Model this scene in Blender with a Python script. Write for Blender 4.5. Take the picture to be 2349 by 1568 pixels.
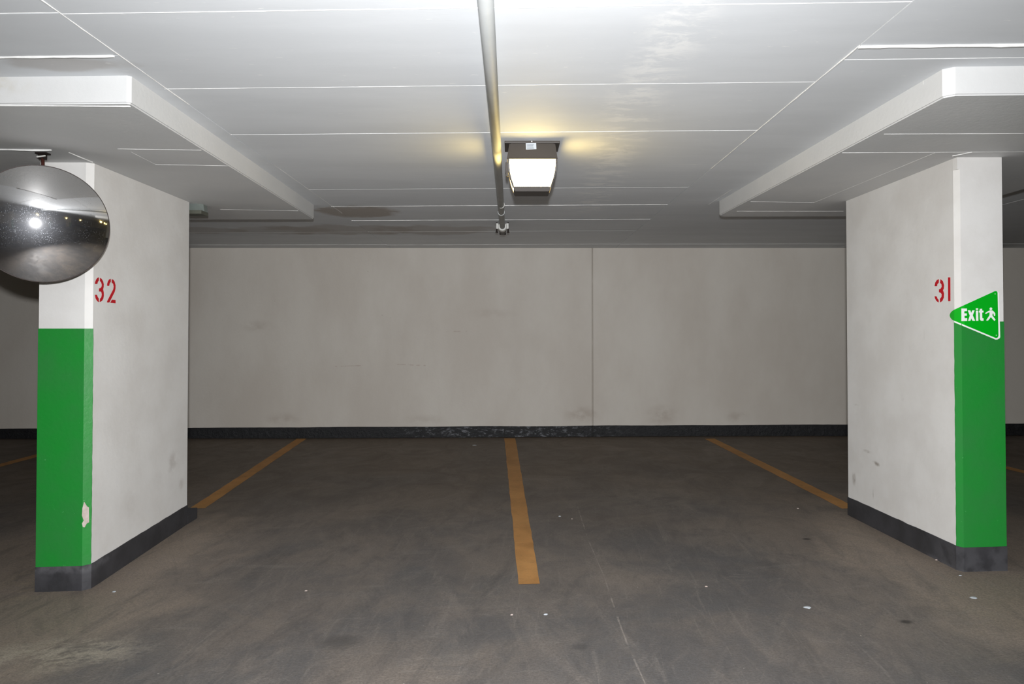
import bpy, bmesh, math, random
from mathutils import Vector, Matrix, noise
random.seed(7)
sc = bpy.context.scene
for o in list(bpy.data.objects): bpy.data.objects.remove(o)
COL = sc.collection

# ------------------------------------------------------------------ camera, world, flash, exposure
CZ = 1.33                                   # lens height above the datum
F = 1566.0                                  # focal length for a 2349 px wide frame (24 mm)
PITCH = math.radians(0.9)
PPX, PPY = 1174.5, 765.0 - F*math.tan(PITCH)
cam = bpy.data.cameras.new('camera'); cam_o = bpy.data.objects.new('camera', cam); COL.objects.link(cam_o)
cam.sensor_width = 36.0; cam.lens = 36.0*F/2349.0
cam.shift_y = (PPY-784.0)/2349.0
cam.clip_start = 0.02
cam_o.location = (0, 0, CZ); cam_o.rotation_euler = (math.pi/2+PITCH, 0, 0)
sc.camera = cam_o

w = bpy.data.worlds.new('world'); sc.world = w; w.use_nodes = True
w.node_tree.nodes['Background'].inputs[0].default_value = (0.0, 0.0, 0.0, 1)
w.node_tree.nodes['Background'].inputs[1].default_value = 0.0

fl = bpy.data.lights.new('camera_flash', 'SPOT'); fl.energy = 950; fl.color = (0.985, 0.99, 1.0)
fl.shadow_soft_size = 0.03; fl.spot_size = math.radians(142); fl.spot_blend = 1.0
fl_o = bpy.data.objects.new('camera_flash', fl); COL.objects.link(fl_o)
fl_o.location = (0.0, -0.03, CZ+0.165); fl_o.rotation_euler = (math.radians(79), 0, 0)

sc.view_settings.view_transform = 'Standard'; sc.view_settings.look = 'None'
sc.view_settings.gamma = 1.0; sc.view_settings.use_curve_mapping = False
sc.view_settings.exposure = 0.0

LAMP_EMIT = 24.0

# ------------------------------------------------------------------ measuring helpers: the line of sight met with a wall or slab plane
def ray(px, py):
    a = (px-PPX)/F; b = -(py-PPY)/F
    return Vector((a, math.cos(PITCH)-b*math.sin(PITCH), math.sin(PITCH)+b*math.cos(PITCH)))
O = Vector((0, 0, CZ))
def on_z(px, py, z): r = ray(px, py); return O + r*((z-CZ)/r.z)
def on_y(px, py, y): r = ray(px, py); return O + r*(y/r.y)
def on_x(px, py, x): r = ray(px, py); return O + r*(x/r.x)

HD = CZ+0.930                               # underside of the drop panels
HC = CZ+1.044                               # underside of the slab
WALL_Y = 8.30

# ------------------------------------------------------------------ materials
def srgb(r, g, b):
    f = lambda c: ((c/255+0.055)/1.055)**2.4 if c/255 > 0.04045 else c/255/12.92
    return (f(r), f(g), f(b), 1)
class NT:
    def __init__(s, name):
        s.m = bpy.data.materials.new(name); s.m.use_nodes = True; s.t = s.m.node_tree
        s.b = s.t.nodes['Principled BSDF']; s.geo = s.n('ShaderNodeNewGeometry')
    def n(s, kind, **kw):
        x = s.t.nodes.new(kind)
        for k, v in kw.items(): setattr(x, k, v)
        return x
    def put(s, sock, v):
        if isinstance(v, bpy.types.NodeSocket): s.t.links.new(v, sock)
        else: sock.default_value = v
    def math(s, op, a, b=0.0, clamp=False):
        x = s.n('ShaderNodeMath', operation=op); x.use_clamp = clamp
        s.put(x.inputs[0], a); s.put(x.inputs[1], b); return x.outputs[0]
    def pos(s, scale=(1, 1, 1), rot=0.0, off=(0, 0, 0)):
        src = s.geo.outputs['Position']
        if rot:                                              # turn first, stretch afterwards
            r0 = s.n('ShaderNodeMapping'); s.t.links.new(src, r0.inputs[0]); r0.inputs['Rotation'].default_value = (0, 0, -rot); src = r0.outputs[0]; rot = 0
        x = s.n('ShaderNodeMapping'); s.t.links.new(src, x.inputs[0])
        x.inputs['Scale'].default_value = scale; x.inputs['Rotation'].default_value = (0, 0, rot); x.inputs['Location'].default_value = off
        return x.outputs[0]
    def noise(s, vec, scale, detail=4, rough=0.55, dist=0.0):
        x = s.n('ShaderNodeTexNoise'); s.put(x.inputs['Vector'], vec)
        x.inputs['Scale'].default_value = scale; x.inputs['Detail'].default_value = detail
        x.inputs['Roughness'].default_value = rough; x.inputs['Distortion'].default_value = dist
        return x.outputs['Fac']
    def ramp(s, v, lo, hi, a=0.0, b=1.0):
        x = s.n('ShaderNodeMapRange', interpolation_type='SMOOTHSTEP'); s.put(x.inputs[0], v)
        x.inputs[1].default_value = lo; x.inputs[2].default_value = hi; x.inputs[3].default_value = a; x.inputs[4].default_value = b
        return x.outputs[0]
    def mix(s, f, a, b):
        x = s.n('ShaderNodeMix', data_type='RGBA'); s.put(x.inputs[0], f)
        s.put(x.inputs[6], a); s.put(x.inputs[7], b); return x.outputs[2]
    def xyz(s):
        x = s.n('ShaderNodeSeparateXYZ'); s.t.links.new(s.geo.outputs['Position'], x.inputs[0]); return x.outputs
    def seg(s, p, q, p_z=False):
        """distance in plan (or in the x-z plane) from a segment"""
        X, Y, Z = s.xyz(); 
        if p_z: Y = Z
        dx, dy = q[0]-p[0], q[1]-p[1]; L2 = dx*dx+dy*dy+1e-9
        ax = s.math('SUBTRACT', X, p[0]); ay = s.math('SUBTRACT', Y, p[1])
        t = s.math('MULTIPLY', s.math('ADD', s.math('MULTIPLY', ax, dx), s.math('MULTIPLY', ay, dy)), 1/L2, clamp=True)
        ex = s.math('SUBTRACT', ax, s.math('MULTIPLY', t, dx)); ey = s.math('SUBTRACT', ay, s.math('MULTIPLY', t, dy))
        return s.math('SQRT', s.math('ADD', s.math('MULTIPLY', ex, ex), s.math('MULTIPLY', ey, ey)))
    def ell(s, cx, cy, rx, ry, plane='xy'):
        X, Y, Z = s.xyz(); A, B = {'xy': (X, Y), 'xz': (X, Z), 'yz': (Y, Z)}[plane]
        a = s.math('DIVIDE', s.math('SUBTRACT', A, cx), rx); b = s.math('DIVIDE', s.math('SUBTRACT', B, cy), ry)
        return s.math('SQRT', s.math('ADD', s.math('MULTIPLY', a, a), s.math('MULTIPLY', b, b)))
    def bump(s, h, strength=0.3, dist=0.004):
        x = s.n('ShaderNodeBump'); s.put(x.inputs['Height'], h); x.inputs['Strength'].default_value = strength
        x.inputs['Distance'].default_value = dist; s.t.links.new(x.outputs[0], s.b.inputs['Normal'])
    def fin(s, col, rough=0.6, metal=0.0, spec=0.5):
        s.put(s.b.inputs['Base Color'], col); s.put(s.b.inputs['Roughness'], rough)
        s.b.inputs['Metallic'].default_value = metal; s.b.inputs['Specular IOR Level'].default_value = spec
        return s.m

def painted(name, c1, c2, rough=0.55, nscale=2.0, bscale=60, bstr=0.25, spec=0.4, specks=None, scuffs=()):
    s = NT(name)
    a = s.noise(s.pos(), nscale, 6, 0.6)
    col = s.mix(s.ramp(a, 0.3, 0.7), c1, c2)
    if specks:
        k = s.ramp(s.noise(s.pos(), 55, 2), 0.73, 0.78)
        col = s.mix(k, col, specks)
    for (cx, cy, rx, ry, plane, c, amt) in scuffs:
        d = s.ell(cx, cy, rx, ry, plane)
        m = s.math('MULTIPLY', s.ramp(d, 0.2, 1.0, 1.0, 0.0), s.ramp(s.noise(s.pos(), 14, 5), 0.35, 0.6))
        col = s.mix(s.math('MULTIPLY', m, amt), col, c)
    h = s.noise(s.pos(), bscale, 4)
    s.bump(h, bstr, 0.003)
    return s.fin(col, rough, 0, spec)

def plain(name, c, rough=0.5, metal=0.0, spec=0.5, var=0.12, bstr=0.1):
    s = NT(name)
    col = s.mix(s.math('MULTIPLY', s.noise(s.pos(), 30, 3), 1.0), c, tuple(x*(1-var) for x in c[:3])+(1,))
    s.bump(s.noise(s.pos(), 120, 2), bstr, 0.001)
    return s.fin(col, rough, metal, spec)

M = {}
# wall: warm light grey paint, scuffs low down
s = NT('wall_paint')
col = s.mix(s.ramp(s.noise(s.pos((1, 1, 0.5)), 1.1, 6, 0.6), 0.3, 0.7), srgb(205, 198, 189), srgb(217, 212, 204))
def wpt(px, py): p = on_y(px, py, WALL_Y); return p.x, p.z
for px, py, rx, rz, amt in ((590, 748, .28, .10, .25), (1130, 718, .38, .08, .18), (1335, 950, .30, .14, .45), (1520, 952, .25, .16, .5),
                            (1690, 955, .2, .1, .3), (650, 960, .3, .1, .3), (970, 962, .35, .08, .2)):
    cx, cz = wpt(px, py); d = s.ell(cx, cz, rx, rz, 'xz')
    m = s.math('MULTIPLY', s.ramp(d, 0.0, 1.0, amt, 0.0), s.ramp(s.noise(s.pos((1, 1, 1.5)), 7, 5), 0.3, 0.65))
    col = s.mix(m, col, srgb(150, 132, 118))
for a, b in (((1025, 760), (1082, 760)), ((770, 840), (832, 838)), ((905, 835), (975, 838))):
    d = s.seg(wpt(*a), wpt(*b), True)
    col = s.mix(s.math('MULTIPLY', s.ramp(d, 0.0, 0.012, 0.35, 0.0), s.ramp(s.noise(s.pos(), 16, 3), .4, .6)), col, srgb(160, 130, 120))
col = s.mix(s.ramp(s.noise(s.pos(), 30, 2), 0.76, 0.8), col, srgb(150, 140, 130))
s.bump(s.noise(s.pos(), 45, 5), 0.35, 0.003)
GX = on_y(1359, 780, WALL_Y).x
col = s.mix(s.math('MULTIPLY', s.ramp(s.math('ABSOLUTE', s.math('SUBTRACT', s.xyz()[0], GX)), .004, .012, .35, 0), s.ramp(s.noise(s.pos(), 8, 4), .2, .5, .4, 1)), col, srgb(128, 118, 106))
M['wall'] = s.fin(col, 0.6, 0, 0.3)

# ceiling paint: neutral grey-white with a pale mineral streak and brown damp stains
s = NT('ceiling_paint')
col = s.mix(s.ramp(s.noise(s.pos((0.5, 2.0, 1)), 1.6, 6, 0.6), 0.3, 0.7), srgb(209, 212, 215), srgb(217, 220, 223))
streak = [(1570, 10), (1555, 80), (1500, 160), (1450, 230), (1440, 300), (1400, 360), (1385, 410), (1345, 480)]
pts = [on_z(x, y, HC) for x, y in streak]
nz = s.ramp(s.noise(s.pos((1.0, 2.0, 1)), 5.5, 9, 0.72, 0.4), 0.44, 0.60)
tot = None
for i in range(len(pts)-1):
    d = s.seg((pts[i].x, pts[i].y), (pts[i+1].x, pts[i+1].y))
    k = s.ramp(d, 0.02, 0.17+0.012*i, 1.0, 0.0)
    tot = k if tot is None else s.math('MAXIMUM', tot, k)
col = s.mix(s.math('MULTIPLY', s.math('MULTIPLY', tot, nz), 0.6), col, srgb(240, 240, 238))
for px, py, rx, ry, amt in ((820, 487, .42, .30, .75), (800, 527, .95, .42, .45), (1000, 528, .7, .4, .42), (640, 528, .6, .35, .3), (480, 528, .5, .3, .35), (170, 147, .30, .10, .35)):
    p = on_z(px, py, HC)
    d = s.math('ADD', s.ell(p.x, p.y, rx, ry), s.math('MULTIPLY', s.math('SUBTRACT', s.noise(s.pos(), 3.5, 5), .5), 1.3))
    col = s.mix(s.ramp(d, 0.6, 0.95, amt, 0.0), col, srgb(160, 148, 136))
dash = s.ramp(s.noise(s.pos((1.0, 3.5, 1)), 17, 3, 0.5), 0.70, 0.75)
col = s.mix(s.math('MULTIPLY', dash, 0.55), col, srgb(236, 236, 235))
s.bump(s.noise(s.pos((0.6, 2, 1)), 40, 5), 0.12, 0.002)
M['ceiling'] = s.fin(col, 0.7, 0, 0.22)
M['ridge'] = painted('ridge_paint', srgb(232, 232, 230), srgb(214, 214, 212), 0.5, 20, 80)

# drop panels
p1 = on_z(30, 236, HD)
M['drop'] = painted('drop_panel_paint', srgb(199, 200, 200), srgb(208, 208, 207), 0.6, 1.5, 45, 0.3, 0.4, None,
    [(-2.2, HD+0.08, .30, .07, 'xz', srgb(180, 172, 150), 0.5)])
# pillar paint
def syz(px, py, x): p = on_x(px, py, x); return p.y, p.z
LX, RX = -2.285, 2.345
def pillar_mat(name, x, marks):
    return painted(name, srgb(211, 209, 206), srgb(221, 220, 218), 0.6, 3.0, 28, 0.35, 0.3, None, marks)
mk = []
for px, py, rx, rz, a in ((395, 1060, .10, .10, .35), (300, 1150, .10, .12, .12), (415, 1110, .06, .05, .3)):
    cy, cz = syz(px, py, LX); mk.append((cy, cz, rx, rz, 'yz', srgb(150, 140, 132), a))
M['pillar_l'] = pillar_mat('pillar_paint_left', LX, mk)
mk = []
for px, py, rx, rz, a in ((2010, 1063, .06, .02, .8), (1959, 1097, .035, .06, .55), (1990, 1035, .07, .015, .5), (2070, 912, .025, .025, .3),
                          (1965, 928, .06, .01, .5), (2003, 1130, .01, .05, .4), (2120, 770, .005, .04, .5)):
    cy, cz = syz(px, py, RX); mk.append((cy, cz, rx, rz, 'yz', srgb(130, 120, 110), a))
M['pillar_r'] = pillar_mat('pillar_paint_right', RX, mk)
M['pillar'] = pillar_mat('pillar_paint_plain', 0, [])
M['green'] = painted('green_paint', srgb(24, 132, 46), srgb(40, 124, 56), 0.45, 3.0, 40, 0.35, 0.5, srgb(90, 165, 105))
M['base'] = painted('black_base_paint', srgb(46, 46, 49), srgb(58, 58, 62), 0.5, 6, 40, 0.5, 0.5, None, [(3.5, CZ-1.22, .50, .22, 'yz', srgb(84, 84, 88), .45), (3.72, CZ-1.26, .30, .04, 'yz', srgb(96, 96, 100), .6)])
s = NT('black_wall_base')
spk = s.math('MULTIPLY', s.ramp(s.noise(s.pos((0.6, 1, 1.4)), 26, 6, .75), 0.50, 0.66), s.ramp(s.ell(-0.1, CZ-1.25, 1.7, 1.0, 'xz'), 0.2, 1.0, 1.0, 0.06))
col = s.mix(spk, srgb(27, 28, 31), srgb(122, 124, 130))
for jx in (on_y(1158, 985, WALL_Y).x, on_y(1359, 780, WALL_Y).x):
    col = s.mix(s.ramp(s.math('ABSOLUTE', s.math('SUBTRACT', s.xyz()[0], jx)), .006, .012, .9, 0), col, srgb(18, 18, 20))
s.bump(s.noise(s.pos(), 25, 6, .7), 0.9, 0.012)
M['wallbase'] = s.fin(col, 0.5, 0, .4)
M['red'] = painted('red_stencil_paint', srgb(190, 8, 28), srgb(176, 6, 24), 0.5, 10, 60)
M['chip'] = painted('chipped_plaster', srgb(196, 184, 178), srgb(176, 160, 152), 0.8, 30, 60)
M['signgreen'] = plain('sign_green', srgb(0, 168, 28), 0.3, var=.03, bstr=0)
M['signwhite'] = plain('sign_white', srgb(236, 240, 236), 0.35, var=.02, bstr=0)
M['pipe'] = painted('pipe_paint', srgb(204, 207, 207), srgb(194, 198, 198), 0.6, 5, 60, 0.1, 0.2)
M['coupling'] = plain('coupling_paint', srgb(215, 215, 210), 0.5)
M['bronze'] = plain('bronze_housing', srgb(54, 48, 43), 0.55, 0.0, 0.5)
M['darkmetal'] = plain('dark_metal', srgb(48, 40, 38), 0.5, 0.6)
M['rust'] = plain('rusty_metal', srgb(96, 52, 44), 0.6, 0.4)
M['sticker'] = plain('sticker_paper', srgb(178, 184, 190), 0.6, var=.02)
M['print'] = plain('sticker_print', srgb(104, 112, 122), 0.6)
M['greyglass'] = plain('grey_cover', srgb(120, 128, 124), 0.2, 0.0, 0.6)
M['greyrim'] = plain('grey_rim', srgb(84, 86, 76), 0.5)

# floor
s = NT('floor_concrete')
P = s.pos()
big = s.noise(P, 0.75, 8, .62, .4); mid = s.noise(s.pos((1, 1, 1), 0.5), 2.3, 8, .7, 1.2)
col = s.mix(s.ramp(big, 0.38, 0.62), srgb(88, 86, 86), srgb(114, 106, 99))
col = s.mix(s.ramp(mid, 0.45, 0.66, 0, .45), col, srgb(86, 86, 87))
# lighter tan dust left around the pillars where no tyre runs
for (cx, cy, rx, ry) in ((-2.75, 3.6, 1.25, 2.0), (2.85, 3.65, 1.2, 2.1), (-2.9, 2.4, 0.8, .9)):
    d = s.math('ADD', s.ell(cx, cy, rx, ry), s.math('MULTIPLY', s.math('SUBTRACT', s.noise(P, 2.2, 7, .65), .5), .9))
    col = s.mix(s.ramp(d, .6, 1.0, .75, 0.0), col, srgb(146, 133, 120))
# tyre sweeps: long curved streaks turning out of the stalls
def sweep(rot, sc_, lo, hi, amt, c):
    global col
    v = s.noise(s.pos(sc_, rot), 3.0, 7, .7, .6)
    col = s.mix(s.ramp(v, lo, hi, 0, amt), col, c)
sweep(1.36, (0.45, 2.2, 1), .48, .66, .40, srgb(70, 69, 70))
sweep(1.80, (0.4, 2.6, 1), .50, .68, .32, srgb(128, 120, 113))
sweep(1.05, (0.5, 4.0, 1), .52, .68, .22, srgb(128, 120, 113))
sweep(2.15, (0.5, 4.0, 1), .52, .68, .22, srgb(76, 73, 73))
sweep(0.05, (0.6, 2.5, 1), .56, .70, .28, srgb(136, 131, 125))
sweep(1.5, (0.5, 9.0, 1), .56, .66, .30, srgb(130, 124, 118))
# floor colour turns browner towards the wall end of the stalls
X, Y, Z = s.xyz()
bt = s.ramp(s.math('ADD', Y, s.math('MULTIPLY', s.noise(P, 1.2, 5), 2.0)), 4.5, 8.0, 0, .6)
col = s.mix(bt, col, srgb(106, 90, 70))
# light patch in right stall, rubble area lower left
for px, py, rx, ry, c, a in ((1500, 1150, .75, .55, srgb(122, 114, 104), .5), (130, 1460, .5, .22, srgb(160, 152, 138), .8), (90, 1300, .35, .4, srgb(150, 138, 118), .5)):
    p = on_z(px, py, CZ-1.3); d = s.ell(p.x, p.y, rx, ry)
    m = s.math('MULTIPLY', s.ramp(d, .3, 1.0, a, 0), s.ramp(s.noise(s.pos((1, 1.6, 1), .4), 7, 8, .75), .42, .58))
    col = s.mix(m, col, c)
for px, py, r, c, a in ((1850, 1241, .03, srgb(38, 34, 34), .9), (2078, 1435, .035, srgb(40, 36, 36), .85), (780, 1442, .11, srgb(64, 62, 62), .6), (1330, 1470, .05, srgb(60, 58, 58), .5)):
    p = on_z(px, py, CZ-1.28); d = s.math('ADD', s.ell(p.x, p.y, r*1.1, r*.8), s.math('MULTIPLY', s.noise(P, 20, 3), .5))
    col = s.mix(s.ramp(d, .5, 1.3, a, 0), col, c)
# hairline crack running to the front
ck = [(1325, 1165), (1350, 1240), (1385, 1320), (1418, 1420), (1440, 1480), (1480, 1568)]
cp = [on_z(x, y, CZ-1.3) for x, y in ck]; t = None
for i in range(len(cp)-1):
    d = s.seg((cp[i].x, cp[i].y), (cp[i+1].x, cp[i+1].y)); t = d if t is None else s.math('MINIMUM', t, d)
t = s.math('ADD', t, s.math('MULTIPLY', s.math('SUBTRACT', s.noise(P, 14, 4), .5), .012))
col = s.mix(s.math('MULTIPLY', s.ramp(t, 0.001, 0.005, .5, 0), s.ramp(s.noise(P, 9, 3), .35, .6)), col, srgb(160, 152, 144))
# grit
col = s.mix(s.ramp(s.noise(P, 60, 2), .77, .80), col, srgb(185, 180, 172))
col = s.mix(s.ramp(s.noise(P, 110, 5, .8), .35, .65, 0, .45), col, srgb(62, 58, 55))
s.bump(s.math('ADD', s.noise(P, 90, 4), s.math('MULTIPLY', mid, 2.0)), .35, .004)
M['floor'] = s.fin(col, s.ramp(mid, .3, .7, .55, .75), 0, .35)
# stall paint, worn
s = NT('yellow_line_paint')
col = s.mix(s.ramp(s.noise(s.pos(), 3, 7, .7), .35, .7), srgb(224, 176, 112), srgb(204, 156, 98))
col = s.mix(s.ramp(s.noise(s.pos((1, 3, 1)), 24, 6, .7), .56, .72, 0, .5), col, srgb(112, 96, 78))
s.bump(s.noise(s.pos(), 90, 4), .3, .003)
M['yellow'] = s.fin(col, .6, 0, .35)

# lamp glass: gives off the light
s = NT('lamp_glass')
s.b.inputs['Base Color'].default_value = (.9, .85, .6, 1)
s.b.inputs['Emission Color'].default_value = (1.0, 0.74, 0.26, 1)
s.b.inputs['Emission Strength'].default_value = LAMP_EMIT
M['lampglass'] = s.m
s = NT('lamp_glass_edge')
s.b.inputs['Base Color'].default_value = (.8, .75, .5, 1); s.b.inputs['Emission Color'].default_value = (1.0, 0.84, 0.40, 1)
s.b.inputs['Emission Strength'].default_value = 1.6
M['lampedge'] = s.m

# mirror: silvered dome with a film of dust
s = NT('mirror_silver')
n1 = s.noise(s.pos(), 9, 6, .7); n2 = s.noise(s.pos(), 260, 2, .6)
dust = s.math('MULTIPLY', s.ramp(n2, .55, .72), s.ramp(n1, .4, .65, .15, .8))
s.put(s.b.inputs['Base Color'], s.mix(dust, (.80, .79, .78, 1), (.62, .64, .68, 1)))
s.b.inputs['Metallic'].default_value = 1.0; s.b.inputs['Roughness'].default_value = .05
g = s.n('ShaderNodeBsdfAnisotropic') if False else s.n('ShaderNodeBsdfGlossy')
g.inputs['Color'].default_value = (.62, .64, .70, 1); g.inputs['Roughness'].default_value = .38
mx = s.n('ShaderNodeMixShader'); s.put(mx.inputs[0], s.ramp(dust, 0, 1, .05, .45))
out = s.t.nodes['Material Output']
s.t.links.new(s.b.outputs[0], mx.inputs[1]); s.t.links.new(g.outputs[0], mx.inputs[2]); s.t.links.new(mx.outputs[0], out.inputs[0])
M['mirror'] = s.m

# ------------------------------------------------------------------ mesh helpers
def link(name, bm, mat, parent=None, smooth=False):
    me = bpy.data.meshes.new(name); bm.normal_update(); bm.to_mesh(me); bm.free()
    if smooth:
        for p in me.polygons: p.use_smooth = True
    for m_ in (mat if isinstance(mat, list) else [mat]): me.materials.append(m_)
    o = bpy.data.objects.new(name, me); COL.objects.link(o)
    if parent: o.parent = parent; o.matrix_parent_inverse = parent.matrix_world.inverted()
    return o
def empty(name, loc, label, cat, group=None):
    o = bpy.data.objects.new(name, None); COL.objects.link(o); o.location = loc; o.empty_display_size = .1
    o['label'] = label; o['category'] = cat
    if group: o['group'] = group
    o.matrix_world = Matrix.Translation(loc)
    return o
def box(bm, x0, x1, y0, y1, z0, z1, bev=0.0):
    v = [bm.verts.new(p) for p in ((x0, y0, z0), (x1, y0, z0), (x1, y1, z0), (x0, y1, z0), (x0, y0, z1), (x1, y0, z1), (x1, y1, z1), (x0, y1, z1))]
    fs = [bm.faces.new([v[i] for i in q]) for q in ((3, 2, 1, 0), (4, 5, 6, 7), (0, 1, 5, 4), (1, 2, 6, 5), (2, 3, 7, 6), (3, 0, 4, 7))]
    if bev:
        es = set(e for f in fs for e in f.edges)
        bmesh.ops.bevel(bm, geom=list(es), offset=bev, segments=2, affect='EDGES', profile=.6)
def prism(bm, plan, z0, z1):
    """plan polygon (x,y) counter-clockwise, raised from z0 to z1 (numbers or functions of x,y)"""
    g = lambda z, p: z(*p) if callable(z) else z
    lo = [bm.verts.new((p[0], p[1], g(z0, p))) for p in plan]; hi = [bm.verts.new((p[0], p[1], g(z1, p))) for p in plan]
    n = len(plan)
    bm.faces.new(lo[::-1]); bm.faces.new(hi)
    for i in range(n): bm.faces.new((lo[i], lo[(i+1) % n], hi[(i+1) % n], hi[i]))
def tube(bm, p, q, r0, r1=None, seg=20, cap=True):
    r1 = r0 if r1 is None else r1; p = Vector(p); q = Vector(q); d = (q-p).normalized()
    a = d.orthogonal().normalized(); b = d.cross(a)
    A = []; B = []
    for i in range(seg):
        t = 2*math.pi*i/seg; v = a*math.cos(t)+b*math.sin(t)
        A.append(bm.verts.new(p+v*r0)); B.append(bm.verts.new(q+v*r1))
    for i in range(seg): bm.faces.new((A[i], A[(i+1) % seg], B[(i+1) % seg], B[i]))
    if cap: bm.faces.new(A[::-1]); bm.faces.new(B)
def plate(bm, pts, nrm, th):
    """a flat outline (3D points) with thickness th along nrm"""
    nrm = Vector(nrm); a = [bm.verts.new(Vector(p)) for p in pts]; b = [bm.verts.new(Vector(p)+nrm*th) for p in pts]
    f = bm.faces.new(b); g = bm.faces.new(a[::-1]); n = len(a)
    side = [bm.faces.new((a[i], a[(i+1) % n], b[(i+1) % n], b[i])) for i in range(n)]
    bmesh.ops.recalc_face_normals(bm, faces=[f, g]+side)
    bmesh.ops.triangulate(bm, faces=[f, g])
def ridge(name, p, q, wd, ht, parent, mat=None, jag=0.3, step=0.03):
    """a fin of concrete squeezed out of a form joint, hanging under a slab"""
    p = Vector(p); q = Vector(q); L = (q-p).length; n = max(4, min(70, int(L/step))); d = (q-p).normalized()
    sd = Vector((-d.y, d.x, 0)).normalized(); bm = bmesh.new(); rows = []
    for i in range(n+1):
        c = p+(q-p)*(i/n); k = 1+jag*(noise.noise(c*9)*1.6)+random.uniform(-.2, .2)*jag
        k = max(.15, k); hw = wd*.5*k; h = ht*k; j = sd*random.uniform(-.1, .1)*wd
        up = Vector((0, 0, .003))
        rows.append([bm.verts.new(c-sd*hw+j+up), bm.verts.new(c-sd*hw*.45+j-Vector((0, 0, h))), bm.verts.new(c+sd*hw*.45+j-Vector((0, 0, h))), bm.verts.new(c+sd*hw+j+up)])
    for a, b in zip(rows, rows[1:]):
        for k in range(3): bm.faces.new((a[k], b[k], b[k+1], a[k+1]))
    bmesh.ops.recalc_face_normals(bm, faces=bm.faces[:])
    return link(name, bm, mat or M['ridge'], parent)

def struct(o): o['kind'] = 'structure'; return o

# ------------------------------------------------------------------ floor (falls gently to the left front)
def sm(t): t = max(0, min(1, t)); return t
def pl(tab, y):
    if y <= tab[0][0]: return tab[0][1]
    for (a, za), (b, zb) in zip(tab, tab[1:]):
        if y <= b: return za+(zb-za)*(y-a)/(b-a)
    return tab[-1][1]
ZL = [(3.72, -1.385), (4.82, -1.339), (8.3, -1.262)]
ZR = [(3.60, -1.2415), (4.78, -1.262), (8.3, -1.236)]
def fz(x, y):
    zl, zr = pl(ZL, y), pl(ZR, y); t = (max(-6.5, min(6.5, x))+2.4)/4.8
    if abs(x) > 2.6: t = ((2.6 if x > 0 else -2.6)+2.4)/4.8 + (0.25*(abs(min(6.5, abs(x)))-2.6)/4.8)*(1 if x > 0 else -1)
    return CZ+zl+(zr-zl)*t
bm = bmesh.new()
xs = [-14, -10, -8]+[-6.5+i*.25 for i in range(53)]+[8, 12, 18, 26]
ys = [-11, -8, -5, -3, -1, 0]+[.4+i*.2 for i in range(40)]+[8.5]
grid = [[bm.verts.new((x, y, fz(x, y))) for x in xs] for y in ys]
for j in range(len(ys)-1):
    for i in range(len(xs)-1): bm.faces.new((grid[j][i], grid[j][i+1], grid[j+1][i+1], grid[j+1][i]))
floor = struct(link('floor', bm, M['floor'], smooth=True))
sol = floor.modifiers.new('slab', 'SOLIDIFY'); sol.thickness = .12; sol.offset = -1

def fpt(px, py):
    z = CZ-1.3
    for _ in range(8): p = on_z(px, py, z); z = fz(p.x, p.y)
    return p
def parking_line(a0, a1, b0, b1, label):
    """a0,a1: the two corners at the near end, b0,b1 at the far end"""
    bm = bmesh.new(); n = 40; rows = []
    for i in range(n+1):
        t = i/n; p = a0.lerp(b0, t); q = a1.lerp(b1, t)
        w_ = (q-p); p = p+w_*random.uniform(-.025, .02); q = q+w_*random.uniform(-.02, .025)
        rows.append((bm.verts.new((p.x, p.y, fz(p.x, p.y)+.002)), bm.verts.new((q.x, q.y, fz(q.x, q.y)+.002))))
    for r, s_ in zip(rows, rows[1:]): bm.faces.new((r[0], r[1], s_[1], s_[0]))
    bmesh.ops.solidify(bm, geom=bm.faces[:], thickness=.0015)
    bmesh.ops.recalc_face_normals(bm, faces=bm.faces[:])
    o = link('parking_line', bm, M['yellow'], floor); o['label'] = label; return o
parking_line(fpt(1190, 1340), fpt(1239, 1339), fpt(1157, 1005), fpt(1182, 1005), 'orange-yellow stall line in the middle of the bay')
def lineto(px0, py0, px1, py1, wl, label):
    a = fpt(px0, py0); b = fpt(px1, py1); b.y = min(b.y, WALL_Y-.06); d = (b-a); d.z = 0; d.normalize(); sdv = Vector((d.y, -d.x, 0))*wl/2
    parking_line(a-sdv, a+sdv, b-sdv, b+sdv, label)
lineto(452, 1166, 692, 1006, .115, 'worn yellow stall line running to the left pillar')
lineto(1950, 1166, 1628, 1006, .115, 'worn yellow stall line running to the right pillar')
lineto(-60, 1083, 95, 1042, .115, 'worn yellow stall line left of the left pillar')
lineto(2300, 1070, 2420, 1100, .1, 'worn yellow stall line right of the right pillar')
spots = [(1853, 1393, .014), (2234, 1371, .016), (262, 1357, .008), (1284, 1184, .007), (1088, 1021, .02), (1252, 1409, .008), (1312, 1190, .004),
         (2203, 1320, .007), (1830, 1166, .006), (1174, 1410, .006), (702, 1355, .006), (1620, 1345, .006), (150, 1314, .005), (2148, 1284, .006)]
for px, py, r in spots:
    p = fpt(px, py); bm = bmesh.new(); n = 12; c = bm.verts.new((p.x, p.y, fz(p.x, p.y)+.004)); ring = []; ring2 = []
    for i in range(n):
        t = 2*math.pi*i/n; k = r*random.uniform(.75, 1.2); x, y = p.x+k*math.cos(t)*1.25, p.y+k*math.sin(t)
        ring.append(bm.verts.new((x, y, fz(x, y)+.001))); ring2.append(bm.verts.new((p.x+(x-p.x)*.7, p.y+(y-p.y)*.7, fz(x, y)+.004)))
    for i in range(n):
        j = (i+1) % n; bm.faces.new((ring[i], ring[j], ring2[j], ring2[i])); bm.faces.new((ring2[i], ring2[j], c))
    link('paint_spot', bm, M['sticker'] if r > .0065 else M['chip'], floor, True)

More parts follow.
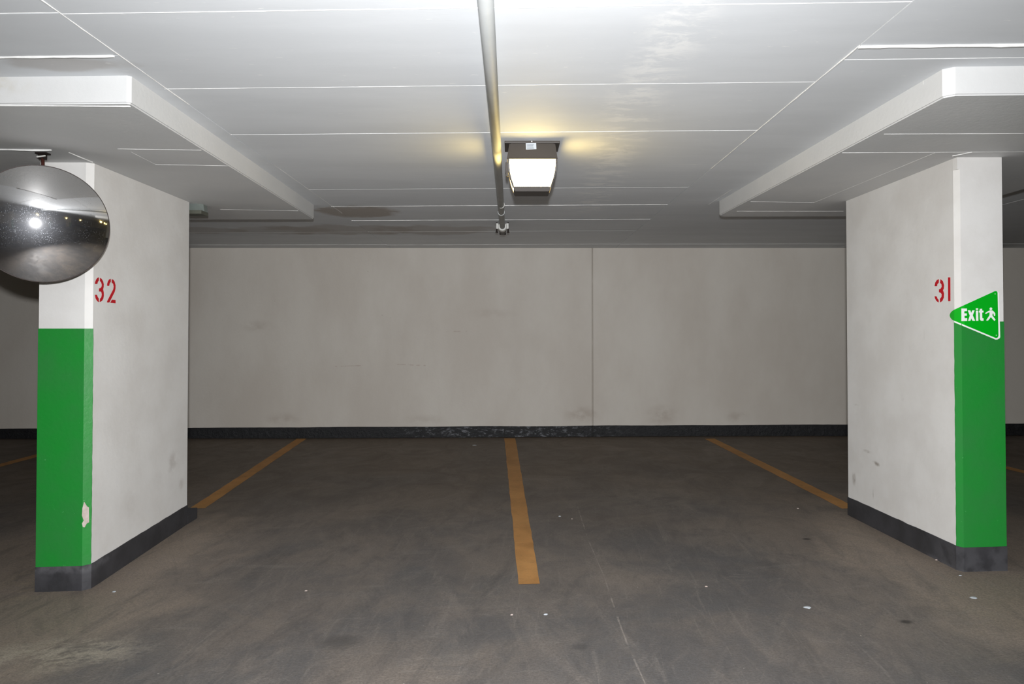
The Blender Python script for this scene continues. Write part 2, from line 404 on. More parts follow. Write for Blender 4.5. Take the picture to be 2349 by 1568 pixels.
# ------------------------------------------------------------------ walls
GX0, GX1 = on_y(1357.5, 780, WALL_Y).x, on_y(1360.5, 780, WALL_Y).x
bm = bmesh.new()
prism(bm, [(-14, WALL_Y+.25), (-14, WALL_Y), (GX0, WALL_Y), (GX0+.003, WALL_Y+.012), (GX1-.003, WALL_Y+.012), (GX1, WALL_Y), (26, WALL_Y), (26, WALL_Y+.25)], CZ-1.6, HC+.3)
wall_back = struct(link('wall_back', bm, M['wall']))
for nm, b in (('wall_left', (-14.2, -14, -11, 8.5)), ('wall_right', (26, 26.2, -11, 8.5)), ('wall_front', (-14, 26, -11.2, -11))):
    bm = bmesh.new(); box(bm, *b, CZ-1.6, HC+.3); struct(link(nm, bm, M['wall']))
# black painted skirting on the back wall, its top edge wandering
def wall_base(x0, x1, n):
    bm = bmesh.new(); rows = []
    for i in range(n+1):
        x = x0+(x1-x0)*i/n
        pyt = 983-(x+6.2)*(12/12.4)+1.0*noise.noise(Vector((x*1.3, 0, 0)))
        zt = on_y(1174, pyt, WALL_Y).z+.002*noise.noise(Vector((x*25, 3, 0))); zb = fz(x, WALL_Y)-.01
        y0 = WALL_Y-.012-.004*noise.noise(Vector((x*9, 7, 1)))
        rows.append([bm.verts.new(p) for p in ((x, WALL_Y+.005, zt+.001), (x, y0+.004, zt), (x, y0, zt-.006), (x, y0-.002, (zt+zb)/2), (x, y0-.004, zb))])
    for a, b in zip(rows, rows[1:]):
        for k in range(4): bm.faces.new((a[k], a[k+1], b[k+1], b[k]))
    bmesh.ops.recalc_face_normals(bm, faces=bm.faces[:])
    return bm
MX = on_y(1158, 985, WALL_Y).x
for i, (a, b) in enumerate(((-12, MX), (MX, GX0), (GX0, 14))):
    struct(link('baseboard_back', wall_base(a, b, int((b-a)*16)+6), M['wallbase']))

# ------------------------------------------------------------------ ceiling: slab, form-board panels, joint fins
bm = bmesh.new(); box(bm, -14, 26, -11, 8.5, HC+.012, HC+.3); ceiling = struct(link('ceiling', bm, M['ceiling']))
SL = -.03
def panel(x0, x1, ya, yb, k0=0.0015):
    dz = random.uniform(-k0, 0); g = .0025
    pts = [(x0+g, ya+SL*x0+g), (x1-g, ya+SL*x1+g), (x1-g, min(yb+SL*x1-g, 8.32)), (x0+g, min(yb+SL*x0-g, 8.32))]
    bm = bmesh.new(); prism(bm, pts, HC+dz, HC+.013); return link('ceiling_panel', bm, M['ceiling'], ceiling)
def yrow(py, x=1170): p = on_z(x, py, HC); return p.y-SL*p.x
centre = [-11, yrow(17), yrow(195), yrow(303), yrow(380), yrow(431.5), yrow(470.5), yrow(503.5), yrow(530), yrow(560), 8.7]
XL, XR = on_z(395, 212, HC).x, on_z(1970, 105, HC).x
lrows = [-11, yrow(29, 100), yrow(128, 130)]; 
lrows += [yrow(530), yrow(560), 8.7]
rrows = [-11, yrow(103, 2160), yrow(135, 2070)]
rrows += [yrow(543), yrow(560), 8.7]
for a, b in zip(centre, centre[1:]): panel(XL, XR, a, b)
for a, b in zip(lrows, lrows[1:]): panel(-4.16, XL, a, b)
for a, b in zip(rrows, rrows[1:]): panel(XR, 3.97, a, b)
for a, b in zip(lrows[::2], lrows[2::2]+[8.7]): panel(-6.9, -4.16, a, b); 
for a, b in zip(rrows[::2], rrows[2::2]+[8.7]): panel(3.97, 6.7, a, b)
for y0 in (-11,): panel(-14, -6.9, y0, 8.7); panel(6.7, 26, y0, 9.4)
for i, y in enumerate(centre[1:-1]):
    big = i in (0, 1, 5, 6, 8)
    ridge('joint_ridge', (XL-.01, y+SL*XL, HC), (XR, y+SL*XR, HC), (.005 if i > 4 else .0032) if big else .0024, (.0034 if i > 4 else .0016) if big else .001, ceiling)
for i, y in enumerate(lrows[1:-1]):
    big = i == 1
    ridge('joint_ridge', (-4.16, y-SL*4.16, HC), (XL-(.02 if big else 0), y+SL*XL, HC), .010 if big else .0025, .008 if big else .001, ceiling)
for i, y in enumerate(rrows[1:-1]):
    big = i == 0
    ridge('joint_ridge', (XR, y+SL*XR, HC), (3.97, y+SL*3.97, HC), .011 if big else .003, .009 if big else .001, ceiling)
for x, y0, y1, wd, ht in ((XL, 1.2, 3.1, .006, .003), (XL, 4.2, 5.9, .004, .002), (XR, 2.45, 4.3, .006, .004), (XR, 1.2, 2.45, .002, .0006), (-4.16, 1.2, 8.2, .005, .003), (3.97, 1.2, 8.2, .005, .003), (XR+.33, 4.9, 5.5, .005, .003)):
    ridge('joint_ridge', (x, y0, HC), (x, y1, HC), wd, ht, ceiling)

for xa, xb in ((-6.9, XL), (XR, 6.7)):
    yy = yrow(560); ridge('joint_ridge', (xa, yy+SL*.3*xa, HC), (xb, yy+SL*.3*xb, HC), .005, .003, ceiling)
# ------------------------------------------------------------------ drop panels round the pillars
def drop_panel(fr, bk, xo, label, ch):
    """fr/bk: (px,py) of the inner bottom corners front and back; xo outer side"""
    a = on_z(*fr, HD); b = on_z(*bk, HD); sg = 1 if xo > a.x else -1; yo = SL*(xo-a.x)
    plan = [(a.x+sg*ch*1.2, a.y+SL*sg*ch), (a.x, a.y+ch), (b.x, b.y-ch*2.2), (b.x+sg*ch*.6, b.y-ch*.8), (b.x+sg*ch*1.8, b.y), (xo, b.y+yo*.5), (xo, a.y+yo)]
    if sg > 0: plan = plan[::-1]
    t = empty('drop_panel', (xo*.5+a.x*.5, (a.y+b.y)/2, HD), label, 'ceiling panel', 'drop panels round the pillars')
    bm = bmesh.new(); prism(bm, plan[::-1] if sg > 0 else plan, HD, HC+.0)
    bmesh.ops.recalc_face_normals(bm, faces=bm.faces[:])
    es = [e for e in bm.edges if all(abs(v.co.z-HD) < 1e-4 for v in e.verts)]
    bmesh.ops.bevel(bm, geom=es, offset=.006, segments=2, affect='EDGES')
    link('concrete_panel', bm, M['drop'], t)
    return t, a, b
dl, la, lb = drop_panel((298, 237), (722, 503), -3.27, 'white concrete drop panel above pillar 32 with stained front face', .012)
dr, ra, rb = drop_panel((2172, 219), (1645, 497), 3.30, 'white concrete drop panel above pillar 31 with chamfered corner', .028)
def dridge(par, p, q, wd=.003, ht=.0012, jag=.4): ridge('joint_ridge', on_z(*p, HD), on_z(*q, HD), wd, ht, par, None, jag)
dridge(dl, (-60, 241), (299, 243), .006, .004); dridge(dl, (-60, 341), (118, 343), .009, .007); dridge(dl, (158, 349), (212, 371), .006, .004)
dridge(dl, (270, 341), (462, 344), .003, .0015); dridge(dl, (357, 377), (522, 380)); dridge(dl, (505, 480), (684, 483)); dridge(dl, (300, 348), (357, 377), .003, .001)
dridge(dr, (2028, 307), (2349, 306), .003, .0015); dridge(dr, (1932, 350), (2349, 348)); dridge(dr, (2145, 350), (1868, 464)); dridge(dr, (1722, 462), (1868, 464))
dridge(dr, (1690, 484), (1935, 484), .003, .0015); dridge(dr, (2185, 357), (2230, 348), .005, .003)
bm = bmesh.new()                                                 # run of thick paint on the right panel's side
p = on_x(2117, 195, ra.x); box(bm, ra.x-.003, ra.x+.004, p.y-.01, p.y+.01, p.z-.001, p.z+.062, .001); link('paint_run', bm, M['ridge'], dr)

# ------------------------------------------------------------------ pillars
def pillar(yf, xi_face, xi_side, xo, ych, yb, zg, zb, mat, label, mirror_side, chip=None, z_ch_top=HD):
    sg = 1 if xo > 0 else -1
    t = empty('pillar', ((xi_side+xo)/2, (yf+yb)/2, fz(xi_side, yf)), label, 'pillar', 'concrete pillars')
    def plan(e):
        c = [(xi_face, yf-e), (xi_side-sg*e, ych), (xi_side-sg*e, yb+e), (xo+sg*e, yb+e), (xo+sg*e, yf-e)]
        return c if sg < 0 else c
    fzz = lambda x, y: fz(x, y)-.03
    bm = bmesh.new(); prism(bm, plan(0), fzz, z_ch_top)
    if z_ch_top < HD:
        prism(bm, [(xi_side+.003, yf+.0), (xi_side-sg*.0, ych), (xi_side, yb), (xo, yb), (xo, yf)], z_ch_top, HD+.004)
    bmesh.ops.recalc_face_normals(bm, faces=bm.faces[:]); link('shaft', bm, mat, t)
    # green warning band: front face, chamfer and outer side, a coat of paint 2 mm thick
    e = .002; out = [(xi_side-sg*e, ych+.001), (xi_face-sg*e*.5, yf-e), (xo+sg*e, yf-e), (xo+sg*e, yf+.25)]
    inn = [(xo-sg*.01, yf+.25), (xo-sg*.01, yf+.01), (xi_face, yf+.012), (xi_side+sg*.004, ych+.002)]
    bm = bmesh.new(); n = 46; zlo = fz(xi_face, yf)+zb-.012; zhi = zg; rows = []
    for i in range(n+1):
        z = zlo+(zhi-zlo)*i/n; j = random.uniform(0, .003); pp = [(out[0][0], out[0][1]-.001)]+out[1:]+inn[:3]+[(inn[3][0], out[0][1]+j), (out[0][0]-sg*.0, out[0][1]+j)]
        rows.append([bm.verts.new((x, y, z)) for x, y in pp])
    m_ = len(rows[0])
    for a, b in zip(rows, rows[1:]):
        for k in range(m_): bm.faces.new((a[k], a[(k+1) % m_], b[(k+1) % m_], b[k]))
    bm.faces.new(rows[0]); bm.faces.new(rows[-1])
    bmesh.ops.recalc_face_normals(bm, faces=bm.faces[:])
    o = link('green_band', bm, M['green'], t); o['label'] = 'green painted lower front'
    # black base band
    bm = bmesh.new(); e = .004; P = [(xo+sg*e, yf-e), (xi_face-sg*.002, yf-e), (xi_side-sg*e, ych)]
    nn = 26
    for i in range(1, nn+1): P.append((xi_side-sg*e, ych+(yb-ych)*i/nn))
    P += [(xi_side-sg*e, yb+e), (xo+sg*e, yb+e)]
    lo = []; hi = []; hi2 = []
    cx, cy = (xi_side+xo)/2, (yf+yb)/2
    for (x, y) in P:
        j = .0035*noise.noise(Vector((x*8, y*11, 0))) if y > ych+.01 else 0
        lo.append(bm.verts.new((x, y, fz(x, y)-.02))); hi.append(bm.verts.new((x, y, fz(x, y)+zb+j)))
        hi2.append(bm.verts.new((x+(cx-x)*.06, y+(.006 if y < cy else -.006), fz(x, y)+zb+j+.001)))
    n = len(P)
    for i in range(n):
        k = (i+1) % n; bm.faces.new((lo[i], lo[k], hi[k], hi[i])); bm.faces.new((hi[i], hi[k], hi2[k], hi2[i]))
    bmesh.ops.recalc_face_normals(bm, faces=bm.faces[:])
    o = link('base_band', bm, M['base'], t); o['label'] = 'black painted foot'
    return t
PL = pillar(3.696, -2.315, LX, -2.562, 3.722, 4.819, CZ+.028, .134, M['pillar_l'],
            'white concrete pillar with green front and red number 32, behind the convex mirror', -1)
PR = pillar(3.587, 2.362, RX, 2.583, 3.617, 4.778, CZ+.064, .126, M['pillar_r'],
            'white concrete pillar with green front, red number 31 and exit sign', 1, z_ch_top=on_y(2190, 388, 3.59).z)
# stub of kerb behind the left pillar, chipped paint, numbers
a = on_x(434, 1190, LX); bm = bmesh.new()
prism(bm, [(LX-.20, 4.825), (LX+.006, 4.825), (LX+.006, 4.965), (LX-.20, 4.965)], lambda x, y: fz(x, y)-.02, lambda x, y: fz(x, y)+(.055 if y < 4.9 else .075))
bmesh.ops.recalc_face_normals(bm, faces=bm.faces[:]); o = link('kerb_stub', bm, M['base'], PL); o['label'] = 'low black stub of kerb at the back'
def lchamf(px, py, off=.003):
    r = ray(px, py); yf, xf, ys, xs = 3.696-off, -2.315, 3.722-off, LX+off*.3
    # line in plan between (xf,yf) and (xs,ys)
    dx, dy = xs-xf, ys-yf; den = r.x*dy-r.y*dx; t = (xf*dy-yf*dx)/den; p = O+r*t
    if p.x < xf: p = on_y(px, py, yf)
    return p
chipo = [(193, 1150), (200, 1161), (204, 1163), (204.5, 1197), (199, 1200), (194, 1209), (190, 1208), (188, 1200), (192, 1193), (188, 1182), (189, 1165)]
bm = bmesh.new(); plate(bm, [lchamf(x, y) for x, y in chipo], (.5, -.8, 0), .0015); o = link('paint_chip', bm, M['chip'], PL); o['label'] = 'bare patch where the green paint has come off'
def glyphs(bm, polys, f, nrm, th):
    for P in polys: plate(bm, [f(u, v) for u, v in P], nrm, th)
g32_3 = [[(662, 500), (668, 455), (690, 400), (720, 360), (752, 352), (748, 425), (728, 450), (715, 500)],
  [(778, 360), (815, 388), (845, 440), (860, 505), (858, 570), (845, 620), (860, 690), (862, 760), (850, 830), (820, 880), (770, 905), (778, 830), (805, 800), (818, 740), (810, 690), (790, 668), (755, 670), (755, 598), (790, 592), (812, 560), (818, 520), (805, 470), (775, 430)],
  [(662, 742), (708, 742), (722, 790), (748, 825), (750, 908), (715, 885), (680, 830)]]
g32_2 = [[(935, 540), (940, 490), (960, 430), (985, 395), (1018, 385), (1018, 455), (995, 480), (980, 545)],
  [(1042, 392), (1075, 405), (1105, 450), (1125, 530), (1122, 610), (1105, 680), (985, 915), (935, 915), (940, 880), (1075, 620), (1085, 560), (1075, 500), (1040, 465)],
  [(1045, 852), (1125, 858), (1125, 935), (1008, 922)]]
f32 = lambda u, v: on_x(150+u/9.8, 600+v/9.8, LX+.0005)
for g, lab in ((g32_3, 'red stencilled 3 of 32'), (g32_2, 'red stencilled 2 of 32')):
    bm = bmesh.new(); glyphs(bm, g, f32, (1, 0, 0), .001); o = link('painted_digit', bm, M['red'], PL); o['label'] = lab
g31_3 = [[(492, 503), (500, 460), (520, 428), (543, 418), (541, 460), (525, 478), (520, 503)],
  [(562, 418), (590, 440), (605, 490), (602, 530), (592, 550), (605, 590), (602, 640), (585, 678), (558, 697), (556, 655), (575, 630), (578, 600), (565, 580), (545, 575), (545, 540), (562, 535), (578, 510), (575, 480), (558, 462)],
  [(492, 622), (518, 625), (525, 650), (541, 668), (540, 697), (515, 680), (498, 650)]]
g31_1 = [[(653, 396), (680, 396), (681, 682), (655, 682)]]
f31 = lambda u, v: on_x(2050+u/5.227, 560+v/5.227, RX-.0005)
for g, lab in ((g31_3, 'red stencilled 3 of 31'), (g31_1, 'red stencilled 1 of 31')):
    bm = bmesh.new(); glyphs(bm, g, f31, (-1, 0, 0), .001); o = link('painted_digit', bm, M['red'], PR); o['label'] = lab

# ------------------------------------------------------------------ exit sign bent round the corner of the right pillar
def spt(u, v, off):
    px, py = 2050+u/5.227, 560+v/5.227; yf, xf, ys, xs = 3.587-off, 2.355, 3.612, RX-off
    p = on_y(px, py, yf)
    if p.x >= xf: return p
    r = ray(px, py); dx, dy = xs-xf, ys-yf; t = (xf*dy-yf*dx)/(r.x*dy-r.y*dx); p = O+r*t
    if p.y <= ys: return p
    return on_x(px, py, xs)
sign = empty('exit_sign', (2.46, 3.58, CZ+.05), 'green triangular Exit sign with walking figure, bent round the pillar corner', 'sign')
pairs = [((672, 845), (672, 858)), ((680, 822), (680, 880)), ((700, 800), (702, 905)), ((725, 784), (725, 915)), ((745, 775), (745, 923)), ((760, 768), (760, 930)), ((775, 761), (775, 936)), ((790, 754), (790, 942))]
pairs += [((790+60*i, 754-27.3*i), (790+61.7*i, 942+25.7*i)) for i in range(1, 7)]
pairs += [((1210, 563), (1222, 1122)), ((1228, 560), (1240, 1122)), ((1240, 567), (1252, 1110)), ((1246, 580), (1257, 1095))]
def strip(pairs, off, th, du=0, dv=0):
    bm = bmesh.new(); F_ = [(bm.verts.new(spt(a[0]+du, a[1]+dv*.0, off+th)), bm.verts.new(spt(b[0]+du, b[1]+dv, off+th))) for a, b in pairs]
    B_ = [(bm.verts.new(spt(a[0]+du, a[1]+dv*.0, off)), bm.verts.new(spt(b[0]+du, b[1]+dv, off))) for a, b in pairs]
    for (p, q), (r, s_) in zip(F_, F_[1:]): bm.faces.new((p, q, s_, r))
    for (p, q), (r, s_) in zip(B_, B_[1:]): bm.faces.new((p, r, s_, q))
    for i in range(len(pairs)-1):
        bm.faces.new((F_[i][0], F_[i+1][0], B_[i+1][0], B_[i][0])); bm.faces.new((F_[i][1], B_[i][1], B_[i+1][1], F_[i+1][1]))
    for k in (0, -1): bm.faces.new((F_[k][0], B_[k][0], B_[k][1], F_[k][1]))
    bmesh.ops.recalc_face_normals(bm, faces=bm.faces[:]); return bm
wp = [(a, (b[0], b[1])) for a, b in pairs[3:]]
wp = [((a[0]+(10 if a[0] > 1200 else 0), a[1]+6), (b[0], b[1])) for a, b in wp]
wp[-1] = ((1264, 590), (1278, 1092)); wp[-2] = ((1255, 572), (1270, 1108))
o = link('backing_plate', strip(wp, .0035, .0015, 0, 20), M['signwhite'], sign); o['label'] = 'white rim'
link('sign_face', strip(pairs, .0055, .002), M['signgreen'], sign)
fs = lambda u, v: spt(u, v, .0078)
letters = {'letter_e': [[(812, 770), (878, 770), (878, 800), (846, 802), (846, 828), (876, 828), (876, 856), (848, 858), (850, 886), (880, 886), (880, 918), (812, 920)]],
 'letter_x': [[(888, 792), (918, 792), (930, 825), (942, 792), (970, 792), (948, 850), (975, 916), (943, 916), (930, 885), (920, 916), (892, 918), (913, 855)]],
 'letter_i': [[(985, 795), (1012, 795), (1015, 916), (988, 916)], [(985, 768), (1012, 768), (1012, 785), (985, 785)]],
 'letter_t': [[(1032, 775), (1060, 772), (1060, 795), (1076, 795), (1076, 818), (1060, 818), (1062, 885), (1078, 890), (1076, 916), (1045, 916), (1034, 900), (1032, 818), (1022, 818), (1022, 797), (1032, 795)]],
 'walking_figure': [[(1165+16*math.cos(t*math.pi/6), 773+16*math.sin(t*math.pi/6)) for t in range(12)],
   [(1130, 802), (1152, 792), (1185, 793), (1206, 812), (1217, 830), (1217, 855), (1203, 862), (1198, 835), (1186, 826), (1182, 852), (1222, 905), (1205, 918), (1165, 872), (1130, 915), (1108, 912), (1148, 852), (1150, 816), (1128, 820), (1105, 836), (1095, 826)]]}
for nm, g in letters.items():
    bm = bmesh.new(); glyphs(bm, g, fs, (0, -1, 0), .0008); link(nm, bm, M['signwhite'], sign)
for u, v in ((1216, 595), (1230, 1090)):
    p = spt(u, v, .0075); bm = bmesh.new(); tube(bm, p, p+Vector((0, -.002, 0)), .0022, .0018, 10); link('screw', bm, M['coupling'], sign)

# ------------------------------------------------------------------ water pipe under the slab
pz = HC-.056; A = on_z(1114, 0, pz); B = on_z(1152.5, 521, pz)
dd = (B-A).normalized(); A = A-dd*4.5
pipe = empty('ceiling_pipe', (B.x, B.y, HC), 'long grey painted pipe under the ceiling ending in a white coupling, beside the lamp', 'pipe')
bm = bmesh.new(); tube(bm, A, B, .0245, seg=32); o = link('pipe_run', bm, M['pipe'], pipe, True)
C_ = on_z(1150, 470, pz); bm = bmesh.new(); tube(bm, C_-dd*.012, C_+dd*.012, .0265, seg=32); link('joint_collar', bm, M['coupling'], pipe, True)
up = Vector((0, 0, 1)); sdv = dd.cross(up).normalized()
bm = bmesh.new(); tube(bm, B-dd*.035, B+dd*.035, .041, seg=28); tube(bm, B-dd*.045, B-dd*.035, .036, .041, seg=28)
for sg in (-1, 1):
    c = B+sdv*sg*.047
    vs = bmesh.ops.create_cube(bm, size=1, matrix=Matrix.Translation(c+up*.008) @ Matrix.Diagonal((.020, .05, .05, 1)))
link('coupling_collar', bm, M['coupling'], pipe)
for sg in (-1, 1):
    c = B+sdv*sg*.053; bm = bmesh.new(); tube(bm, c-up*.05, c+up*.045, .007, seg=8); tube(bm, c-up*.052, c-up*.04, .012, seg=6); link('bolt', bm, M['darkmetal'], pipe)
bm = bmesh.new(); D_ = B+dd*.04
tube(bm, B+dd*.03, D_+dd*.22, .033, seg=20); D_ = D_+dd*.18; tube(bm, D_+dd*.05-up*.03, Vector((D_.x, D_.y, HC+.02))+dd*.05, .032, seg=20); link('elbow', bm, M['darkmetal'], pipe)
for yy in (2.0, 5.55):
    t_ = (yy-A.y)/(B.y-A.y); c = A.lerp(B, t_); bm = bmesh.new(); tube(bm, c-dd*.012, c+dd*.012, .028, seg=24)
    tube(bm, c+up*.02, Vector((c.x, c.y, HC+.012)), .005, seg=8)
    if yy > 5: link('hanger', bm, M['darkmetal'] if False else M['pipe'], pipe)
    else: bm.free()

# ------------------------------------------------------------------ ceiling lamps
def lamp(loc, label, group=None):
    """dark housing against the slab, tapering glass below, dark bottom cap; origin at the ceiling, front towards -y"""
    t = empty('ceiling_lamp', loc, label, 'lamp', group); x, y, z = loc; ws = .136
    bm = bmesh.new(); box(bm, x-.150, x+.150, y+.010, y+.19, z-.014, z+.010, .003); link('mounting_plate', bm, M['bronze'], t)
    bm = bmesh.new(); v = []
    for zz, w_, y0, y1 in ((z-.018, .124, 0, .19), (z-.098, ws, -.010, .20), (z-.104, ws, -.012, .20)):
        v.append([bm.verts.new(p) for p in ((x-w_, y+y0, zz), (x+w_, y+y0, zz), (x+w_, y+y1, zz), (x-w_, y+y1, zz))])
    for a, b in zip(v, v[1:]):
        for k in range(4): bm.faces.new((a[k], a[(k+1) % 4], b[(k+1) % 4], b[k]))
    bm.faces.new(v[0]); bm.faces.new(v[-1]); bmesh.ops.recalc_face_normals(bm, faces=bm.faces[:])
    bmesh.ops.bevel(bm, geom=[e for e in bm.edges if abs(e.verts[0].co.z-e.verts[1].co.z) > .05], offset=.008, segments=2, affect='EDGES')
    link('housing', bm, M['bronze'], t)
    prof = [(-.104, .126, -.006), (-.13, .125, -.005), (-.17, .121, .004), (-.205, .113, .018), (-.235, .102, .034), (-.248, .098, .040)]
    # front and side glass
    bm = bmesh.new(); rows = [[bm.verts.new((x+sx*w_, y+(yy if f else .185), z+dz)) for sx, f in ((-1, 0), (-1, 1), (1, 1), (1, 0))] for dz, w_, yy in prof]
    for a, b in zip(rows, rows[1:]):
        for k in range(3): bm.faces.new((a[k], b[k], b[k+1], a[k+1]))
    bmesh.ops.recalc_face_normals(bm, faces=bm.faces[:])
    link('glass_cover', bm, M['lampglass'], t)
    bm = bmesh.new(); box(bm, x-.130, x+.130, y-.010, y-.004, z-.116, z-.103, .001)
    o = link('glass_rim', bm, M['lampedge'], t); o['label'] = 'dimmer upper edge of the glass'
    for sx in (-1, 1):                                           # side ribs of the door frame
        bm = bmesh.new(); pr = [(dz, w_+.004, yy) for dz, w_, yy in prof]; rr = []
        for dz, w_, yy in pr:
            rr.append([bm.verts.new((x+sx*w_+a_, y+yy+b_, z+dz)) for a_, b_ in ((-.004, -.005), (.005, -.005), (.005, .008), (-.004, .008))])
        for a, b in zip(rr, rr[1:]):
            for k in range(4): bm.faces.new((a[k], a[(k+1) % 4], b[(k+1) % 4], b[k]))
        bmesh.ops.recalc_face_normals(bm, faces=bm.faces[:]); link('frame_rib', bm, M['bronze'], t)
    bm = bmesh.new(); fr_ = [bm.verts.new((x+sx*(w_+.004), y+.188, z+dz)) for sx in (-1, 1) for dz, w_, yy in (prof if sx < 0 else prof[::-1])]
    f_ = bm.faces.new(fr_); e_ = bmesh.ops.extrude_face_region(bm, geom=[f_]); [setattr(v_.co, 'y', y+.20) for v_ in e_['geom'] if isinstance(v_, bmesh.types.BMVert)]
    bmesh.ops.recalc_face_normals(bm, faces=bm.faces[:]); link('back_plate', bm, M['bronze'], t)
    bm = bmesh.new(); rows = []
    for dz, w_, y0, y1 in ((-.244, .101, .030, .19), (-.268, .095, .040, .182)):
        rows.append([bm.verts.new(p) for p in ((x-w_, y+y0, z+dz), (x+w_, y+y0, z+dz), (x+w_, y+y1, z+dz), (x-w_, y+y1, z+dz))])
    for k in range(4): bm.faces.new((rows[0][k], rows[0][(k+1) % 4], rows[1][(k+1) % 4], rows[1][k]))
    bm.faces.new(rows[0]); bm.faces.new(rows[1]); bmesh.ops.recalc_face_normals(bm, faces=bm.faces[:])
    bmesh.ops.bevel(bm, geom=bm.edges[:], offset=.003, segments=2, affect='EDGES'); link('bottom_cap', bm, M['bronze'], t)
    bm = bmesh.new(); box(bm, x-.145, x-.129, y+.0, y+.03, z-.18, z-.12, .002); box(bm, x-.142, x-.130, y-.006, y+.02, z-.196, z-.17, .002); link('latch', bm, M['bronze'], t)
    return t
lp = on_z(1221, 321, HC); L0 = (lp.x, lp.y, HC)
main = lamp(L0, 'dark bronze ceiling lamp glowing warm white beside the grey pipe')
x, y, z = L0
bm = bmesh.new(); sl = .012/.08
def st(px, py, off): 
    p = on_y(px, py, y-.005); k = (HC-.018-p.z)/.08; p.y = y-.010*k-off; return p
bm = bmesh.new(); plate(bm, [st(*q, .0015) for q in ((1206, 328), (1230, 327.5), (1230.5, 342), (1206.5, 343))], (0, -1, 0), .001); link('sticker', bm, M['sticker'], main)
bm = bmesh.new()
for i in range(5):
    yy = 331+i*2.3; plate(bm, [st(*q, .003) for q in ((1208, yy), (1208+random.uniform(14, 20), yy-.2), (1208+16, yy+.7), (1208, yy+.8))], (0, -1, 0), .0004)
link('sticker_print', bm, M['print'], main)
bm = bmesh.new(); p = st(1220, 324, .001); tube(bm, p, p+Vector((0, -.004, 0)), .004, .003, 10); link('screw', bm, M['coupling'], main)
others = [(-6.2, 2.2), (6.8, 2.2), (12.5, 2.2), (18.5, 2.2), (-2.6, -4.0), (3.2, -4.2), (9.0, -4.2), (15.0, -4.2), (-8.5, -4.0)]
kids = list(main.children)
for (lx, ly) in others:
    r = bpy.data.objects.new('ceiling_lamp', None); COL.objects.link(r); r.location = (lx, ly, HC); r.empty_display_size = .1
    r['label'] = 'lit ceiling lamp elsewhere in the garage, seen only in the convex mirror'; r['category'] = 'lamp'; r['group'] = 'garage lamps seen in the mirror'
    for ch in kids:
        if ch.name.split('.')[0] in ('sticker', 'sticker_print', 'screw', 'latch'): continue
        c = ch.copy(); COL.objects.link(c); c.parent = r; c.matrix_parent_inverse = Matrix.Translation((-L0[0], -L0[1], -HC))

# pillars across the aisle, seen in the mirror
for (px_, py_) in ((-5.0, -5.6), (0.6, -5.6), (6.2, -5.6), (7.3, 3.65), (12.1, 3.65), (12, -5.6)):
    t = empty('pillar', (px_, py_, fz(px_, py_)), 'white pillar with green foot across the aisle, seen only in the mirror', 'pillar', 'pillars seen in the mirror')
    bm = bmesh.new(); box(bm, px_-.13, px_+.13, py_-.55, py_+.55, fz(px_, py_)-.02, HC+.011); link('shaft', bm, M['pillar'], t)
    bm = bmesh.new(); box(bm, px_-.133, px_+.133, py_+.3, py_+.553, fz(px_, py_)+.13, CZ+.03); link('green_band', bm, M['green'], t)
    bm = bmesh.new(); box(bm, px_-.135, px_+.135, py_-.555, py_+.555, fz(px_, py_)-.02, fz(px_, py_)+.13); link('base_band', bm, M['base'], t)

# ------------------------------------------------------------------ small grey fitting under the drop panel behind the left pillar
tf = on_z(446, 466, HD); bx, by = tf.x, tf.y+.05
fit = empty('alarm_fitting', (bx, by, HD), 'small grey faceted alarm fitting under the left drop panel behind pillar 32', 'alarm')
bm = bmesh.new(); rows = []
for dz, w_, d_ in ((0, .045, .03), (-.05, .052, .045)):
    rows.append([bm.verts.new(p) for p in ((bx-.09, by-d_, HD+dz), (bx+w_*.35, by-d_-.01, HD+dz), (bx+w_, by-.008, HD+dz), (bx+w_, by+.05, HD+dz), (bx-.09, by+.05, HD+dz))])
for k in range(5): bm.faces.new((rows[0][k], rows[0][(k+1) % 5], rows[1][(k+1) % 5], rows[1][k]))
bm.faces.new(rows[0]); bm.faces.new(rows[1]); bmesh.ops.recalc_face_normals(bm, faces=bm.faces[:]); link('faceted_cover', bm, M['greyglass'], fit)
bm = bmesh.new(); box(bm, bx-.092, bx+.054, by-.06, by+.052, HD-.076, HD-.050, .003); link('rim', bm, M['greyrim'], fit)

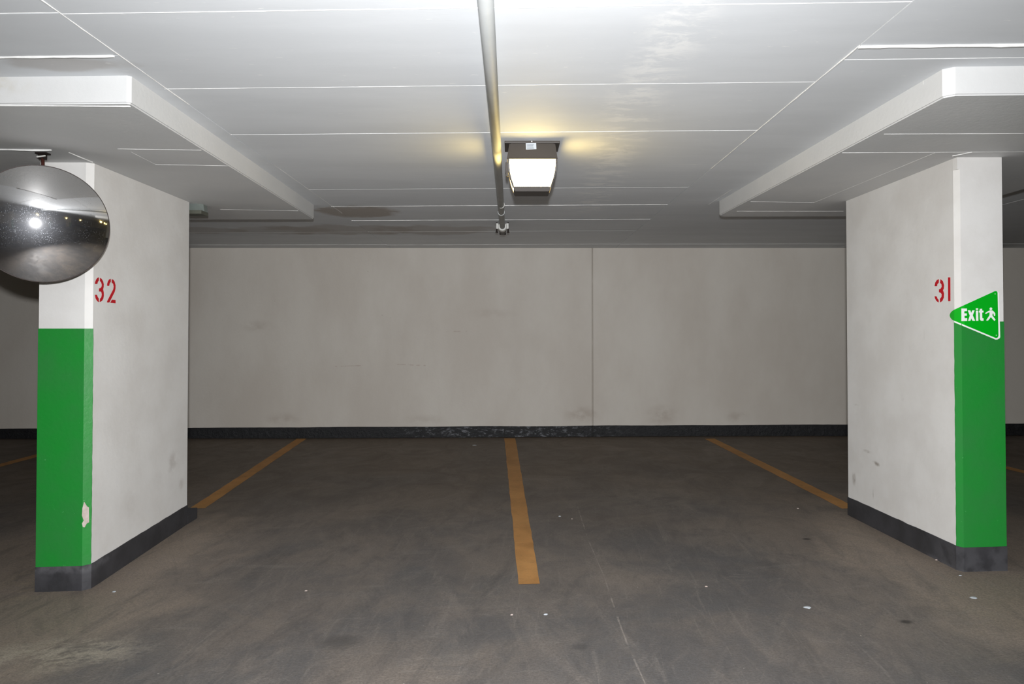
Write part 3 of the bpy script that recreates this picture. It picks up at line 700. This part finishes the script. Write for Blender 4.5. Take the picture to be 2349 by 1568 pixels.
# ------------------------------------------------------------------ convex mirror hung in front of the left pillar
mc = on_y(99, 514, 3.40); az = math.radians(37.5); tilt = math.radians(6.5)
nrm = Vector((math.sin(az)*math.cos(tilt), -math.cos(az)*math.cos(tilt), -math.sin(tilt)))
R_ = nrm.to_track_quat('Z', 'Y').to_matrix().to_4x4(); T_ = Matrix.Translation(mc) @ R_
rad, Rc = .288, .75; cap = Rc-math.sqrt(Rc*Rc-rad*rad)
mir = empty('convex_mirror', (mc.x-.06, mc.y+.05, HD), 'round convex safety mirror hanging in front of pillar 32', 'mirror')
bm = bmesh.new(); N = 128; K = 48; amax = math.asin(rad/Rc); prev = None
top = bm.verts.new(T_ @ Vector((0, 0, cap)))
for k in range(1, K+1):
    a = amax*k/K; ring = [bm.verts.new(T_ @ Vector((Rc*math.sin(a)*math.cos(2*math.pi*i/N), Rc*math.sin(a)*math.sin(2*math.pi*i/N), Rc*math.cos(a)-(Rc-cap)))) for i in range(N)]
    for i in range(N):
        j = (i+1) % N
        if prev is None: bm.faces.new((top, ring[i], ring[j]))
        else: bm.faces.new((prev[i], ring[i], ring[j], prev[j]))
    prev = ring
bmesh.ops.recalc_face_normals(bm, faces=bm.faces[:])
link('mirror_dome', bm, M['mirror'], mir, True)
bm = bmesh.new()
def ringv(r, z): return [bm.verts.new(T_ @ Vector((r*math.cos(2*math.pi*i/N), r*math.sin(2*math.pi*i/N), z))) for i in range(N)]
rs = [ringv(rad-.001, .0012), ringv(rad+.002, .001), ringv(rad+.002, -.006), ringv(rad*.8, -.016)]
for a, b in zip(rs, rs[1:]):
    for i in range(N): bm.faces.new((a[i], b[i], b[(i+1) % N], a[(i+1) % N]))
bm.faces.new(rs[-1]); bmesh.ops.recalc_face_normals(bm, faces=bm.faces[:]); link('back_shell', bm, M['darkmetal'], mir, False)
hp = on_y(98, 372, 3.50); bm = bmesh.new()
hb = mc-nrm*.05
tube(bm, (hp.x, hp.y, HD-.01), (hb.x, hb.y, mc.z+.12), .008, seg=12); tube(bm, (hb.x, hb.y, mc.z+.12), mc-nrm*.012, .008, seg=12); link('rod', bm, M['rust'], mir, True)
bm = bmesh.new(); box(bm, hp.x-.030, hp.x+.030, hp.y-.018, hp.y+.018, HD-.008, HD-.0003, .002)
box(bm, hp.x-.016, hp.x+.016, hp.y-.012, hp.y+.012, HD-.034, HD-.006, .003); link('mounting_plate', bm, M['darkmetal'], mir)
bm = bmesh.new(); tube(bm, (hp.x-.02, hp.y-.014, HD-.024), (hp.x+.022, hp.y-.014, HD-.018), .004, seg=8); link('bolt', bm, M['coupling'], mir)
